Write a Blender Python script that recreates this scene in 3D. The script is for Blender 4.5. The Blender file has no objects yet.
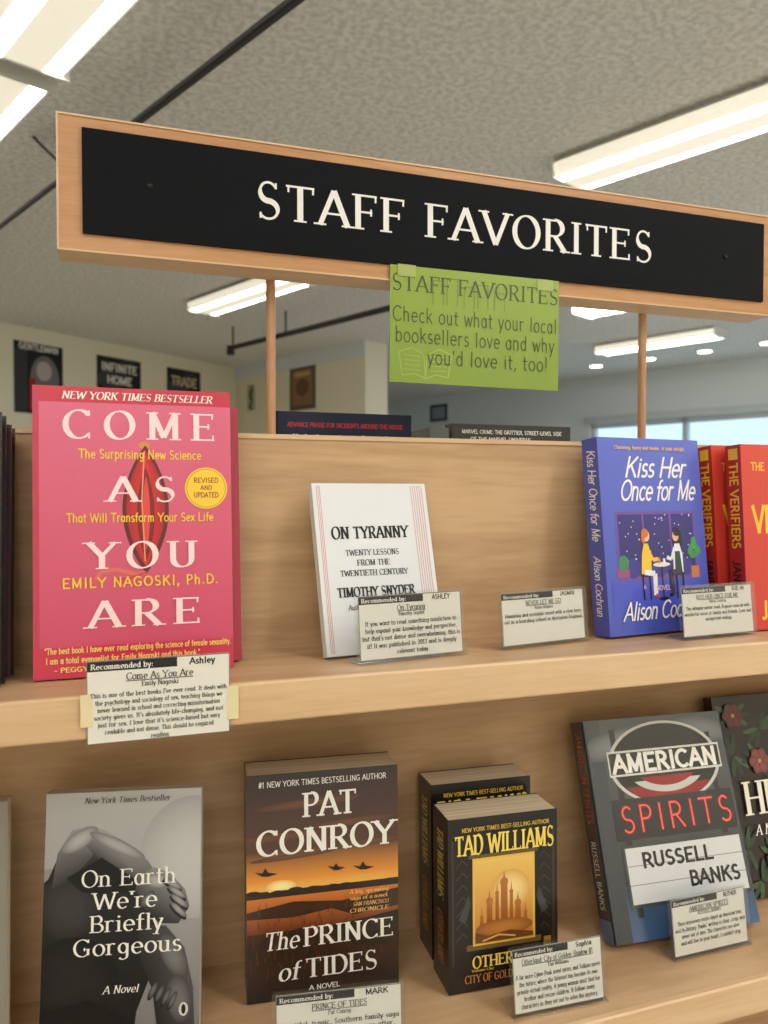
import bpy, math, random
from mathutils import Vector, Matrix
random.seed(3)
ZC = 1.5
def lin(v):
    v = v/255.0
    return v/12.92 if v <= 0.04045 else ((v+0.055)/1.055)**2.4
def C(r, g, b): return (lin(r), lin(g), lin(b), 1.0)
def mixc(a, b, t): return tuple(a[i]+(b[i]-a[i])*t for i in range(4))

# ------------------------------------------------------------ materials
def newmat(name):
    m = bpy.data.materials.new(name); m.use_nodes = True
    nt = m.node_tree; b = nt.nodes['Principled BSDF']
    return m, nt, b
def print_mat(name, rough, coat=0.0, spec=0.5):
    m, nt, b = newmat(name)
    at = nt.nodes.new('ShaderNodeAttribute'); at.attribute_name = 'Col'
    nt.links.new(at.outputs['Color'], b.inputs['Base Color'])
    no = nt.nodes.new('ShaderNodeTexNoise'); no.inputs['Scale'].default_value = 30
    mr = nt.nodes.new('ShaderNodeMapRange')
    mr.inputs['To Min'].default_value = max(0.02, rough-0.05); mr.inputs['To Max'].default_value = rough+0.05
    nt.links.new(no.outputs['Fac'], mr.inputs['Value'])
    nt.links.new(mr.outputs['Result'], b.inputs['Roughness'])
    b.inputs['Coat Weight'].default_value = coat
    b.inputs['Coat Roughness'].default_value = 0.12
    b.inputs['Specular IOR Level'].default_value = spec
    return m
M_GLOSS = print_mat('glossy_cover_print', 0.35, 0.35)
M_VGLOSS = print_mat('glossy_jacket_print', 0.22, 0.8)
M_MATTE = print_mat('matte_print', 0.6, 0.0, 0.3)
M_PAPER = print_mat('paper_print', 0.8, 0.0, 0.2)

def pages_mat():
    m, nt, b = newmat('page_edges')
    tc = nt.nodes.new('ShaderNodeTexCoord'); mp = nt.nodes.new('ShaderNodeMapping')
    mp.inputs['Scale'].default_value = (4, 900, 4)
    no = nt.nodes.new('ShaderNodeTexNoise'); no.inputs['Scale'].default_value = 1.0
    r = nt.nodes.new('ShaderNodeValToRGB')
    r.color_ramp.elements[0].position = .3; r.color_ramp.elements[0].color = C(168, 150, 122)
    r.color_ramp.elements[1].position = .7; r.color_ramp.elements[1].color = C(214, 200, 172)
    nt.links.new(tc.outputs['Object'], mp.inputs['Vector']); nt.links.new(mp.outputs[0], no.inputs['Vector'])
    nt.links.new(no.outputs['Fac'], r.inputs['Fac']); nt.links.new(r.outputs[0], b.inputs['Base Color'])
    b.inputs['Roughness'].default_value = .9
    return m
M_PAGES = pages_mat()

def wood_mat(name, c1, c2, sc=(1.2, 9, 9), rough=.45, coat=.15, dist=1.2):
    m, nt, b = newmat(name)
    tc = nt.nodes.new('ShaderNodeTexCoord'); mp = nt.nodes.new('ShaderNodeMapping')
    mp.inputs['Scale'].default_value = sc
    n1 = nt.nodes.new('ShaderNodeTexNoise'); n1.inputs['Scale'].default_value = 1.6
    n1.inputs['Detail'].default_value = 5; n1.inputs['Distortion'].default_value = dist
    wv = nt.nodes.new('ShaderNodeTexNoise'); wv.inputs['Scale'].default_value = 14
    wv.inputs['Detail'].default_value = 6
    mx = nt.nodes.new('ShaderNodeMix'); mx.inputs['Factor'].default_value = .35
    r = nt.nodes.new('ShaderNodeValToRGB')
    r.color_ramp.elements[0].position = .36; r.color_ramp.elements[0].color = c1
    r.color_ramp.elements[1].position = .62; r.color_ramp.elements[1].color = c2
    nt.links.new(tc.outputs['Object'], mp.inputs['Vector'])
    nt.links.new(mp.outputs[0], n1.inputs['Vector']); nt.links.new(mp.outputs[0], wv.inputs['Vector'])
    nt.links.new(n1.outputs['Fac'], mx.inputs['A']); nt.links.new(wv.outputs['Fac'], mx.inputs['B'])
    nt.links.new(mx.outputs['Result'], r.inputs['Fac']); nt.links.new(r.outputs[0], b.inputs['Base Color'])
    bp = nt.nodes.new('ShaderNodeBump'); bp.inputs['Strength'].default_value = .06; bp.inputs['Distance'].default_value = .002
    nt.links.new(wv.outputs['Fac'], bp.inputs['Height']); nt.links.new(bp.outputs[0], b.inputs['Normal'])
    b.inputs['Roughness'].default_value = rough; b.inputs['Coat Weight'].default_value = coat
    b.inputs['Coat Roughness'].default_value = .3
    return m
M_PLY = wood_mat('birch_plywood', C(180, 144, 106), C(205, 170, 131), (1.3, 7, 12), dist=1.8)
M_EDGE = wood_mat('birch_edging', C(206, 170, 130), C(219, 187, 149), (1.5, 20, 20))
M_FRAME = wood_mat('sign_frame_wood', C(176, 124, 78), C(196, 146, 98), (2, 25, 25))
M_DOWEL = wood_mat('dowel_wood', C(172, 124, 90), C(194, 150, 114), (20, 20, 2))

def flat_mat(name, col, rough=.6, bump=0, bscale=60, var=None, metal=0, bd=.02, lo=.35, hi=.65):
    m, nt, b = newmat(name)
    b.inputs['Base Color'].default_value = col; b.inputs['Roughness'].default_value = rough
    b.inputs['Metallic'].default_value = metal
    no = nt.nodes.new('ShaderNodeTexNoise'); no.inputs['Scale'].default_value = bscale; no.inputs['Detail'].default_value = 3
    tc = nt.nodes.new('ShaderNodeTexCoord'); nt.links.new(tc.outputs['Object'], no.inputs['Vector'])
    if var:
        r = nt.nodes.new('ShaderNodeValToRGB'); r.color_ramp.elements[0].position = lo; r.color_ramp.elements[1].position = hi
        r.color_ramp.elements[0].color = col; r.color_ramp.elements[1].color = var
        nt.links.new(no.outputs['Fac'], r.inputs['Fac']); nt.links.new(r.outputs[0], b.inputs['Base Color'])
    if bump:
        bp = nt.nodes.new('ShaderNodeBump'); bp.inputs['Strength'].default_value = bump; bp.inputs['Distance'].default_value = bd
        nt.links.new(no.outputs['Fac'], bp.inputs['Height']); nt.links.new(bp.outputs[0], b.inputs['Normal'])
    return m
M_CEIL = flat_mat('popcorn_ceiling', C(216, 215, 212), .95, .8, 42, C(244, 243, 240), bd=.013, lo=.38, hi=.6)
M_WALL = flat_mat('cream_wall_paint', C(242, 236, 216), .85, .05, 40)
M_WALLW = flat_mat('white_wall_paint', C(226, 235, 240), .85, .05, 40)
M_FLOOR = flat_mat('carpet', C(190, 184, 174), .95, .4, 200, C(206, 200, 188))
M_BLACKMET = flat_mat('black_metal', C(28, 28, 30), .5)
M_WHITEMET = flat_mat('white_enamel', C(225, 225, 220), .4)
M_FRAMEW = flat_mat('window_frame_paint', C(200, 208, 212), .5)

def emis(name, col, s):
    m, nt, b = newmat(name)
    b.inputs['Base Color'].default_value = (.9, .9, .88, 1)
    b.inputs['Emission Color'].default_value = col; b.inputs['Emission Strength'].default_value = s
    return m
M_TUBE = emis('fluorescent_tube_glow', (1.0, .97, .88, 1), 9.5)
M_LENS = emis('fluorescent_diffuser', (1.0, .92, .72, 1), .6)
M_FILL = emis('added_fill_glow', (1.0, .985, .95, 1), 13)  # glow of the added fill fixtures, stronger than the visible tubes
M_CAN = emis('downlight_lamp', (1.0, .85, .6, 1), 8)

def acrylic():
    m, nt, b = newmat('clear_acrylic')
    out = nt.nodes['Material Output']
    tr = nt.nodes.new('ShaderNodeBsdfTransparent'); tr.inputs[0].default_value = (.975, .98, .98, 1)
    gl = nt.nodes.new('ShaderNodeBsdfGlossy'); gl.inputs['Roughness'].default_value = .12
    lw = nt.nodes.new('ShaderNodeLayerWeight'); lw.inputs[0].default_value = .5
    mr = nt.nodes.new('ShaderNodeMapRange'); mr.inputs['From Min'].default_value = .2; mr.inputs['To Min'].default_value = .03; mr.inputs['To Max'].default_value = .3
    mx = nt.nodes.new('ShaderNodeMixShader')
    nt.links.new(lw.outputs['Facing'], mr.inputs['Value'])
    nt.links.new(mr.outputs[0], mx.inputs[0]); nt.links.new(tr.outputs[0], mx.inputs[1]); nt.links.new(gl.outputs[0], mx.inputs[2])
    nt.links.new(mx.outputs[0], out.inputs['Surface'])
    return m
M_ACR = acrylic()

# ------------------------------------------------------------ mesh builder
class B:
    def __init__(s): s.v = []; s.f = []; s.c = []; s.m = []
    def poly(s, pts, col, mi=0):
        n = len(s.v); s.v += [tuple(p) for p in pts]; k = len(pts)
        s.f.append(tuple(range(n, n+k)))
        s.c += (col if isinstance(col, list) else [col]*k); s.m.append(mi)
    def box(s, x0, x1, y0, y1, z0, z1, col=(1, 1, 1, 1), mi=0):
        p = [(x, y, z) for z in (z0, z1) for y in (y0, y1) for x in (x0, x1)]
        for q in ((0, 2, 3, 1), (4, 5, 7, 6), (0, 1, 5, 4), (2, 6, 7, 3), (0, 4, 6, 2), (1, 3, 7, 5)):
            s.poly([p[i] for i in q], col, mi)
    def cyl(s, p0, p1, r, col=(1, 1, 1, 1), mi=0, n=16, r1=None):
        p0 = Vector(p0); p1 = Vector(p1); d = (p1-p0).normalized()
        a = Vector((0, 0, 1)) if abs(d.z) < .9 else Vector((1, 0, 0))
        e = d.cross(a).normalized(); g = d.cross(e); r1 = r if r1 is None else r1
        c0 = [p0+(e*math.cos(t)+g*math.sin(t))*r for t in [2*math.pi*i/n for i in range(n)]]
        c1 = [p1+(e*math.cos(t)+g*math.sin(t))*r1 for t in [2*math.pi*i/n for i in range(n)]]
        for i in range(n):
            j = (i+1) % n; s.poly([c0[i], c0[j], c1[j], c1[i]], col, mi)
        s.poly(c0[::-1], col, mi); s.poly(c1, col, mi)
    def make(s, name, mats, mw=None):
        me = bpy.data.meshes.new(name); me.from_pydata(s.v, [], s.f)
        ca = me.color_attributes.new('Col', 'FLOAT_COLOR', 'CORNER')
        flat = [x for c in s.c for x in c]; ca.data.foreach_set('color', flat)
        me.polygons.foreach_set('material_index', s.m)
        for m in mats: me.materials.append(m)
        me.update()
        o = bpy.data.objects.new(name, me); bpy.context.scene.collection.objects.link(o)
        if mw is not None: o.matrix_world = mw
        return o

# ------------------------------------------------------------ stroke font
G = {
'A': (.72, "L0,0,.36,1|L.36,1,.72,0|L.14,.34,.58,.34"),
'B': (.62, "L.1,0,.1,1|L.1,1,.3,1|E.3,.76,.22,.24,90,-90|L.1,.52,.3,.52|E.32,.26,.26,.26,90,-90|L.1,0,.32,0"),
'C': (.72, "E.4,.5,.36,.5,42,318"),
'D': (.74, "L.1,0,.1,1|L.1,1,.3,1|E.3,.5,.38,.5,90,-90|L.1,0,.3,0"),
'E': (.62, "L.1,0,.1,1|L.1,1,.56,1|L.1,.52,.44,.52|L.1,0,.58,0"),
'F': (.58, "L.1,0,.1,1|L.1,1,.55,1|L.1,.5,.43,.5"),
'G': (.78, "E.4,.5,.36,.5,42,310|L.66,.08,.66,.42|L.48,.42,.7,.42"),
'H': (.76, "L.1,0,.1,1|L.66,0,.66,1|L.1,.5,.66,.5"),
'I': (.3, "L.15,0,.15,1"), 'J': (.45, "L.3,1,.3,.2|E.15,.2,.15,.2,0,-150"),
'K': (.7, "L.1,0,.1,1|L.6,1,.1,.4|L.28,.6,.66,0"), 'L': (.58, "L.1,0,.1,1|L.1,0,.55,0"),
'M': (.9, "L.12,0,.12,1|L.12,1,.45,.08|L.45,.08,.78,1|L.78,0,.78,1"),
'N': (.78, "L.12,0,.12,1|L.12,1,.66,0|L.66,0,.66,1"), 'O': (.8, "E.4,.5,.36,.5,0,360"),
'P': (.6, "L.1,0,.1,1|L.1,1,.3,1|E.3,.74,.25,.26,90,-90|L.1,.48,.3,.48"),
'Q': (.8, "E.4,.5,.36,.5,0,360|L.45,.2,.75,-.1"),
'R': (.68, "L.1,0,.1,1|L.1,1,.3,1|E.3,.74,.25,.26,90,-90|L.1,.48,.3,.48|L.32,.48,.64,0"),
'S': (.58, "E.29,.745,.2,.255,30,270|E.29,.245,.23,.245,90,-150"), 'T': (.66, "L.33,0,.33,1|L.02,1,.64,1"),
'U': (.74, "L.1,1,.1,.3|E.36,.3,.26,.3,180,360|L.62,.3,.62,1"), 'V': (.72, "L0,1,.36,0|L.36,0,.72,1"),
'W': (1.0, "L0,1,.25,0|L.25,0,.5,.9|L.5,.9,.75,0|L.75,0,1,1"), 'X': (.7, "L.05,1,.65,0|L.05,0,.65,1"),
'Y': (.7, "L0,1,.35,.48|L.7,1,.35,.48|L.35,.48,.35,0"), 'Z': (.6, "L.05,1,.55,1|L.55,1,.05,0|L.05,0,.55,0"),
'a': (.52, "E.23,.33,.19,.33,0,360|L.43,.64,.43,0"), 'b': (.54, "L.08,0,.08,1|E.28,.33,.2,.33,0,360"),
'c': (.48, "E.27,.33,.22,.33,45,315"), 'd': (.54, "E.24,.33,.2,.33,0,360|L.44,0,.44,1"),
'e': (.52, "E.27,.33,.22,.33,0,318|L.06,.35,.48,.35"), 'f': (.34, "L.15,0,.15,.8|E.29,.8,.14,.2,180,60|L.02,.64,.32,.64"),
'g': (.52, "E.24,.36,.19,.29,0,360|L.43,.64,.43,-.1|E.24,-.1,.19,.2,0,-150"),
'h': (.56, "L.08,0,.08,1|E.26,.42,.18,.24,180,0|L.44,.42,.44,0"), 'i': (.24, "L.12,0,.12,.66|D.12,.88"),
'j': (.26, "L.15,.66,.15,-.1|E.05,-.1,.1,.18,0,-120|D.15,.88"), 'k': (.52, "L.08,0,.08,1|L.42,.66,.08,.25|L.2,.38,.47,0"),
'l': (.24, "L.12,0,.12,1"), 'm': (.82, "L.08,0,.08,.66|E.24,.44,.15,.22,180,0|L.39,.44,.39,0|E.54,.44,.15,.22,180,0|L.69,.44,.69,0"),
'n': (.56, "L.08,0,.08,.66|E.26,.42,.18,.24,180,0|L.44,.42,.44,0"), 'o': (.54, "E.27,.33,.23,.33,0,360"),
'p': (.54, "L.08,-.3,.08,.66|E.28,.33,.2,.33,0,360"), 'q': (.54, "E.24,.33,.2,.33,0,360|L.44,-.3,.44,.66"),
'r': (.4, "L.08,0,.08,.66|E.25,.44,.17,.22,180,50"), 's': (.4, "E.2,.49,.13,.17,30,270|E.2,.16,.16,.16,90,-150"),
't': (.34, "L.14,.9,.14,.12|E.25,.12,.11,.12,180,300|L.02,.64,.3,.64"),
'u': (.54, "L.08,.66,.08,.24|E.25,.24,.17,.24,180,360|L.42,.66,.42,0"), 'v': (.46, "L.02,.66,.23,0|L.23,0,.44,.66"),
'w': (.68, "L.02,.66,.18,0|L.18,0,.34,.6|L.34,.6,.5,0|L.5,0,.66,.66"), 'x': (.46, "L.03,.66,.43,0|L.03,0,.43,.66"),
'y': (.46, "L.02,.66,.23,0|L.44,.66,.14,-.3"), 'z': (.42, "L.03,.66,.38,.66|L.38,.66,.03,0|L.03,0,.4,0"),
'0': (.56, "E.28,.5,.22,.5,0,360"), '1': (.4, "L.2,0,.2,1|L.06,.82,.2,1"),
'2': (.54, "E.27,.74,.2,.26,160,-40|L.43,.58,.06,0|L.06,0,.5,0"), '7': (.5, "L.04,1,.48,1|L.48,1,.16,0"),
'#': (.6, "L.15,0,.25,1|L.38,0,.48,1|L.04,.33,.54,.33|L.08,.66,.58,.66"),
'.': (.2, "D.1,.05"), ',': (.2, "L.12,.08,.06,-.14"), "'": (.16, "L.08,1,.07,.78"), '"': (.28, "L.08,1,.07,.78|L.2,1,.19,.78"),
'!': (.24, "L.12,.28,.12,1|D.12,.05"), '-': (.36, "L.06,.38,.3,.38"), ':': (.2, "D.1,.1|D.1,.55"),
'(': (.3, "E.3,.4,.18,.6,120,240"), ')': (.3, "E.0,.4,.18,.6,60,-60"), ' ': (.3, ""),
}
_cache = {}
def sd(p, a, b):
    ax, ay = a; bx, by = b; dx = bx-ax; dy = by-ay; L = dx*dx+dy*dy
    t = 0 if L == 0 else max(0, min(1, ((p[0]-ax)*dx+(p[1]-ay)*dy)/L))
    return math.hypot(p[0]-ax-t*dx, p[1]-ay-t*dy)
def glyph(ch, serif, thin, thick, res):
    key = (ch, serif, thin, thick, res)
    if key in _cache: return _cache[key]
    if ch not in G: ch = '-'
    adv, spec = G[ch]; st = []
    for p in [q for q in spec.split('|') if q]:
        n = [float(x) for x in p[1:].split(',')]
        if p[0] == 'L': st.append(('L', [(n[0], n[1]), (n[2], n[3])]))
        elif p[0] == 'D': st.append(('D', [(n[0], n[1])]))
        else:
            k = max(4, int(res*abs(n[5]-n[4])/360))
            st.append(('E', [(n[0]+n[2]*math.cos(math.radians(n[4]+(n[5]-n[4])*i/k)),
                              n[1]+n[3]*math.sin(math.radians(n[4]+(n[5]-n[4])*i/k))) for i in range(k+1)]))
    def wd(dx, dy):
        if not serif: return thick
        v = math.sin(math.atan2(dy, dx)-.25)**2
        if ch in 'Ss': v = max(v, abs(math.sin(math.atan2(dy, dx)))*.6)
        return thin+(thick-thin)*min(1, v*1.1)
    out = []
    for si, (ty, P) in enumerate(st):
        if ty == 'D':
            r = thick*.62; cx, cy = P[0]
            out.append([(cx+r*math.cos(t*math.pi/3), cy+r*math.sin(t*math.pi/3)) for t in range(6)]); continue
        L = []; R = []; n = len(P)
        closed = ty == 'E' and math.hypot(P[0][0]-P[-1][0], P[0][1]-P[-1][1]) < 1e-4
        for i in range(n):
            if closed and i in (0, n-1): a, b = P[n-2], P[1]
            else: a, b = P[max(0, i-1)], P[min(n-1, i+1)]
            dx, dy = b[0]-a[0], b[1]-a[1]; l = math.hypot(dx, dy) or 1; dx /= l; dy /= l
            w = wd(dx, dy)/2; x, y = P[i]
            if ch == 'S' and serif:   # heavier spine through the middle of the S
                w = (thin+(thick*1.05-thin)*max(0, 1-abs(y-.49)/.34)**.7)/2 if abs(y-.49) < .34 else thin*.62
            if ty == 'L':
                vert = abs(dx) < .05; hor = abs(dy) < .05
                e = (0 if not hor else thick*.3) if serif else thick*.45
                x += dx*e*(1 if i else -1); y += dy*e*(1 if i else -1)
                if hor and serif:
                    if P[i][1] > .95: y -= w
                    elif P[i][1] < .05: y += w
            L.append((x-dy*w, y+dx*w)); R.append((x+dy*w, y-dx*w))
        for i in range(n-1): out.append([L[i], L[i+1], R[i+1], R[i]])
        if serif:
            for e in (0, 1):
                p = P[0] if e == 0 else P[-1]; q = P[1] if e == 0 else P[-2]
                dx, dy = p[0]-q[0], p[1]-q[1]; l = math.hypot(dx, dy); dx /= l; dy /= l
                free = True
                for sj, (t2, P2) in enumerate(st):
                    if sj == si or t2 == 'D': continue
                    if any(sd(p, P2[i], P2[i+1]) < .05 for i in range(len(P2)-1)): free = False
                h = thin*.95; sw = thick*.5+.085
                if ty == 'L' and abs(dy) > .5:
                    vert = abs(dx) < .05
                    if min(abs(p[1]-k) for k in (0, 1, .66, -.3)) < .01 and (free or vert):
                        y0 = p[1] if p[1] < .05 else p[1]-h
                        x1 = p[0]+sw
                        if ch.islower() and p[1] > .5: x1 = p[0]
                        if ch in 'N' and p[1] < .05 and not free: continue
                        out.append([(p[0]-sw, y0), (x1, y0), (x1, y0+h), (p[0]-sw, y0+h)])
                elif ty == 'L' and free and ch.isupper() and ch != 'A':
                    x0 = p[0]-h*.2; t = .2
                    y0, y1 = (p[1], p[1]+t) if p[1] < .1 else ((p[1]-t, p[1]) if p[1] > .9 else (p[1]-t*.5, p[1]+t*.5))
                    out.append([(x0, y0), (x0+h, y0), (x0+h, y1), (x0, y1)])
                elif ty == 'E' and free and ch in 'CGS':
                    s_ = 1 if p[1] > .5 else -1; x0 = p[0]-h*.3
                    ye = (1.0 if s_ > 0 else 0.0)
                    if abs(p[1]-.5) > .05: out.append([(x0, p[1]-s_*.04), (x0+h, p[1]-s_*.04), (x0+h, ye), (x0, ye)])
    _cache[key] = (adv, out)
    return adv, out

class Art:
    """2-D printing on a planar surface; coordinates normalised to the W x H of that surface"""
    def __init__(s, b, o, ex, ey, n, W, H, mi=0, eps=2.5e-5):
        s.b = b; s.o = Vector(o); s.ex = Vector(ex); s.ey = Vector(ey); s.n = Vector(n); s.W = W; s.H = H; s.mi = mi; s.l = 2; s.eps = eps
    def P(s, a, t): return s.o+s.ex*(a*s.W)+s.ey*(t*s.H)+s.n*(s.eps*s.l)
    def poly(s, pts, col): s.l += 1; s.b.poly([s.P(*p) for p in pts], col, s.mi)
    def rect(s, a0, a1, t0, t1, col, top=None):
        s.poly([(a0, t0), (a1, t0), (a1, t1), (a0, t1)], col if top is None else [col, col, top, top])
    def ell(s, cx, cy, rx, ry, col, n=24, rot=0, a0=0, a1=360):
        cr = math.cos(math.radians(rot)); sr = math.sin(math.radians(rot)); k = s.H/s.W; pts = []
        for i in range(n if a1-a0 >= 360 else n+1):
            t = math.radians(a0+(a1-a0)*i/n); x = rx*math.cos(t); y = ry*math.sin(t)*k
            X = cx+x*cr-y*sr; T = cy+(x*sr+y*cr)/k
            pts.append((min(1, max(0, X)), min(1, max(0, T))))
        s.poly(pts, col)
    def blob(s, cx, cy, rx, ry, rot, c0, c1, n=7, ox=0, oy=0):
        s.l += .6; cr = math.cos(math.radians(rot)); sr = math.sin(math.radians(rot)); k = s.H/s.W; N = 26
        def pt(f, i):
            t = 2*math.pi*i/N; x = rx*f*math.cos(t); y = ry*f*math.sin(t)*k; g = 1-f
            X = cx+ox*g+x*cr-y*sr; T = cy+oy*g+(x*sr+y*cr)/k
            return s.P(min(1, max(0, X)), min(1, max(0, T)))
        rings = [(1, 0), (.8, .35), (.55, .72), (.3, .94)]
        for (f0, m0), (f1, m1) in zip(rings, rings[1:]):
            ca = mixc(c0, c1, m0); cb = mixc(c0, c1, m1)
            for i in range(N): s.b.poly([pt(f0, i), pt(f0, i+1), pt(f1, i+1), pt(f1, i)], [ca, ca, cb, cb], s.mi)
        s.b.poly([pt(.3, i) for i in range(N)], mixc(c0, c1, .96), s.mi)
        s.l += .4
    def line(s, pts, w, col):
        s.l += 1; k = s.H/s.W
        for (x0, y0), (x1, y1) in zip(pts, pts[1:]):
            dx = x1-x0; dy = (y1-y0)*k; l = math.hypot(dx, dy) or 1; nx = -dy/l*w/2; ny = dx/l*w/2/k
            s.b.poly([s.P(x0+nx, y0+ny), s.P(x1+nx, y1+ny), s.P(x1-nx, y1-ny), s.P(x0-nx, y0-ny)], col, s.mi)
    def txt(s, st, c, t, h, w=None, col=(1, 1, 1, 1), serif=True, thin=.05, thick=.15, al='c', shear=0, sp=.1, res=20):
        s.l += 1; gl = [glyph(ch, serif, thin, thick, res) for ch in st]
        tot = sum(g[0] for g in gl)+sp*(len(gl)-1); hh = h*s.H
        sx = hh if w is None else w*s.W/tot
        x = c*s.W-(tot*sx/2 if al == 'c' else (tot*sx if al == 'r' else 0))
        for adv, pol in gl:
            for qi, q in enumerate(pol):
                s.b.poly([s.o+s.ex*(x+(px+shear*py)*sx)+s.ey*(t*s.H+py*hh)+s.n*(s.eps*s.l+3e-6*(qi % 30)) for px, py in q], col, s.mi)
            x += (adv+sp)*sx
        s.l += 2

WH = C(240, 238, 232); BK = C(14, 14, 16)
def book(name, W, H, T, X, Y, Z, yaw, lean, cov, art=None, spine=None, hard=False, mat=M_GLOSS, spcol=None):
    b = B(); spcol = spcol or cov
    if hard:
        c = .0028; ov = .004
        b.box(0, W, 0, c, 0, H, cov); b.box(0, W, T-c, T, 0, H, cov)
        pts = []
        for i in range(9):
            a = math.pi*i/8; pts.append((-.004*math.sin(a), T/2-T/2*math.cos(a)))
        for (x0, y0), (x1, y1) in zip(pts, pts[1:]): b.poly([(x0, y0, 0), (x1, y1, 0), (x1, y1, H), (x0, y0, H)], spcol)
        b.box(.001, W-ov, c, T-c, ov, H-ov, (1, 1, 1, 1), 1)
    else:
        c = .0007
        b.box(0, W, 0, c, 0, H, cov); b.box(0, W, T-c, T, 0, H, cov); b.box(0, .0009, c, T-c, 0, H, spcol)
        b.box(.0009, W-.0006, c, T-c, .0004, H-.0006, (1, 1, 1, 1), 1)
    if art: art(Art(b, (0, 0, 0), (1, 0, 0), (0, 0, 1), (0, -1, 0), W, H))
    if spine: spine(Art(b, (-.0042 if hard else 0, T, H), (0, 0, -1), (0, -1, 0), (-1, 0, 0), H, T))
    la = math.radians(lean)
    mw = Matrix.Translation((X, Y, ZC+Z+T*math.sin(la)+.0002)) @ Matrix.Rotation(math.radians(yaw), 4, 'Z') @ Matrix.Rotation(-la, 4, 'X')
    return b.make(name, [mat, M_PAGES], mw)

# ------------------------------------------------------------ cover art
def art_caya(a):
    W_ = C(250, 222, 224); YL = C(245, 205, 60)
    a.rect(0, 1, 0, 1, C(204, 68, 104), C(222, 104, 138)); a.rect(0, 1, .945, 1, C(200, 46, 72))
    a.rect(0, .03, 0, 1, C(192, 54, 86)); a.rect(0, 1, 0, .105, C(204, 50, 82))
    def lens(cx, t0, t1, hw, col, p=1.0, n=14, col2=None):
        for sgn in (-1, 1):
            a.l += .4
            for i in range(n):
                u0, u1 = i/n, (i+1)/n; w0 = hw*math.sin(math.pi*u0)**p; w1 = hw*math.sin(math.pi*u1)**p
                ta = t0+(t1-t0)*u0; tb = t0+(t1-t0)*u1; c2 = col2 or col
                a.b.poly([a.P(cx, ta), a.P(cx+sgn*w0, ta), a.P(cx+sgn*w1, tb), a.P(cx, tb)], [c2, col, col, c2], 0)
        a.l += .5
    a.ell(.545, .80, .03, .013, C(216, 140, 70))
    lens(.55, .345, .80, .118, C(96, 16, 28), .85); lens(.55, .37, .785, .098, C(170, 20, 34), .85, col2=C(220, 40, 50))
    lens(.55, .39, .72, .045, C(130, 14, 28), .8); lens(.552, .43, .69, .02, C(224, 70, 66), .8)
    a.line([(.545, .39), (.53, .60), (.545, .78)], .006, C(240, 160, 120))
    a.line([(.55, .35), (.50, .345), (.40, .365), (.32, .355), (.30, .33)], .02, C(222, 110, 100)); a.line([(.55, .35), (.45, .33), (.38, .33)], .012, C(200, 60, 70))
    a.txt("NEW YORK TIMES BESTSELLER", .52, .957, .026, .76, WH, thick=.17, shear=.2)
    a.txt("COME", .53, .82, .098, .76, W_, thick=.17, sp=.4)
    a.txt("The Surprising New Science", .53, .752, .03, .62, YL, False, thick=.14)
    a.txt("AS", .535, .60, .088, .33, W_, thick=.17, sp=.5)
    a.ell(.865, .648, .113, .075, YL, 30); a.ell(.865, .648, .105, .07, C(196, 150, 30), 30); a.ell(.865, .648, .101, .0675, YL, 30)
    a.txt("REVISED", .865, .668, .017, .13, C(150, 40, 50), False, thick=.16); a.txt("AND", .865, .643, .014, .06, C(150, 40, 50), False, thick=.16)
    a.txt("UPDATED", .865, .615, .017, .13, C(150, 40, 50), False, thick=.16)
    a.txt("That Will Transform Your Sex Life", .53, .53, .029, .74, YL, False, thick=.14)
    a.txt("YOU", .535, .367, .092, .54, W_, thick=.17, sp=.34)
    a.txt("EMILY NAGOSKI, Ph.D.", .53, .305, .032, .78, YL, False, thick=.15, sp=.2)
    a.txt("ARE", .545, .165, .092, .55, W_, thick=.17, sp=.38)
    a.txt('"The best book I have ever read exploring the science of female sexuality.', .52, .085, .019, .93, C(250, 214, 120), False, thick=.17)
    a.txt('I am a total evangelist for Emily Nagoski and this book."', .44, .052, .019, .76, C(250, 214, 120), False, thick=.17)
    a.txt('- PEGGY ORENSTEIN', .30, .022, .015, .4, C(250, 214, 120), False, thick=.17)
def art_tyr(a):
    bg = C(222, 226, 230); a.rect(0, 1, 0, 1, bg)
    for x in (.035, .048, .061, .86, .88, .90, .92, .94, .96): a.rect(x, x+.004, .015, .985, C(206, 96, 96))
    K = C(38, 38, 42)
    a.txt("ON TYRANNY", .46, .665, .072, .66, K, thick=.22, thin=.09)
    a.txt("TWENTY LESSONS", .46, .565, .034, .46, K, thick=.16, thin=.07); a.txt("FROM THE", .46, .505, .034, .28, K, thick=.16, thin=.07)
    a.txt("TWENTIETH CENTURY", .46, .445, .034, .58, K, thick=.16, thin=.07)
    a.txt("TIMOTHY SNYDER", .46, .325, .055, .66, K, thick=.22, thin=.09)
    a.txt("Author of BLOODLANDS", .46, .25, .03, .5, K, thick=.13)
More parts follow.
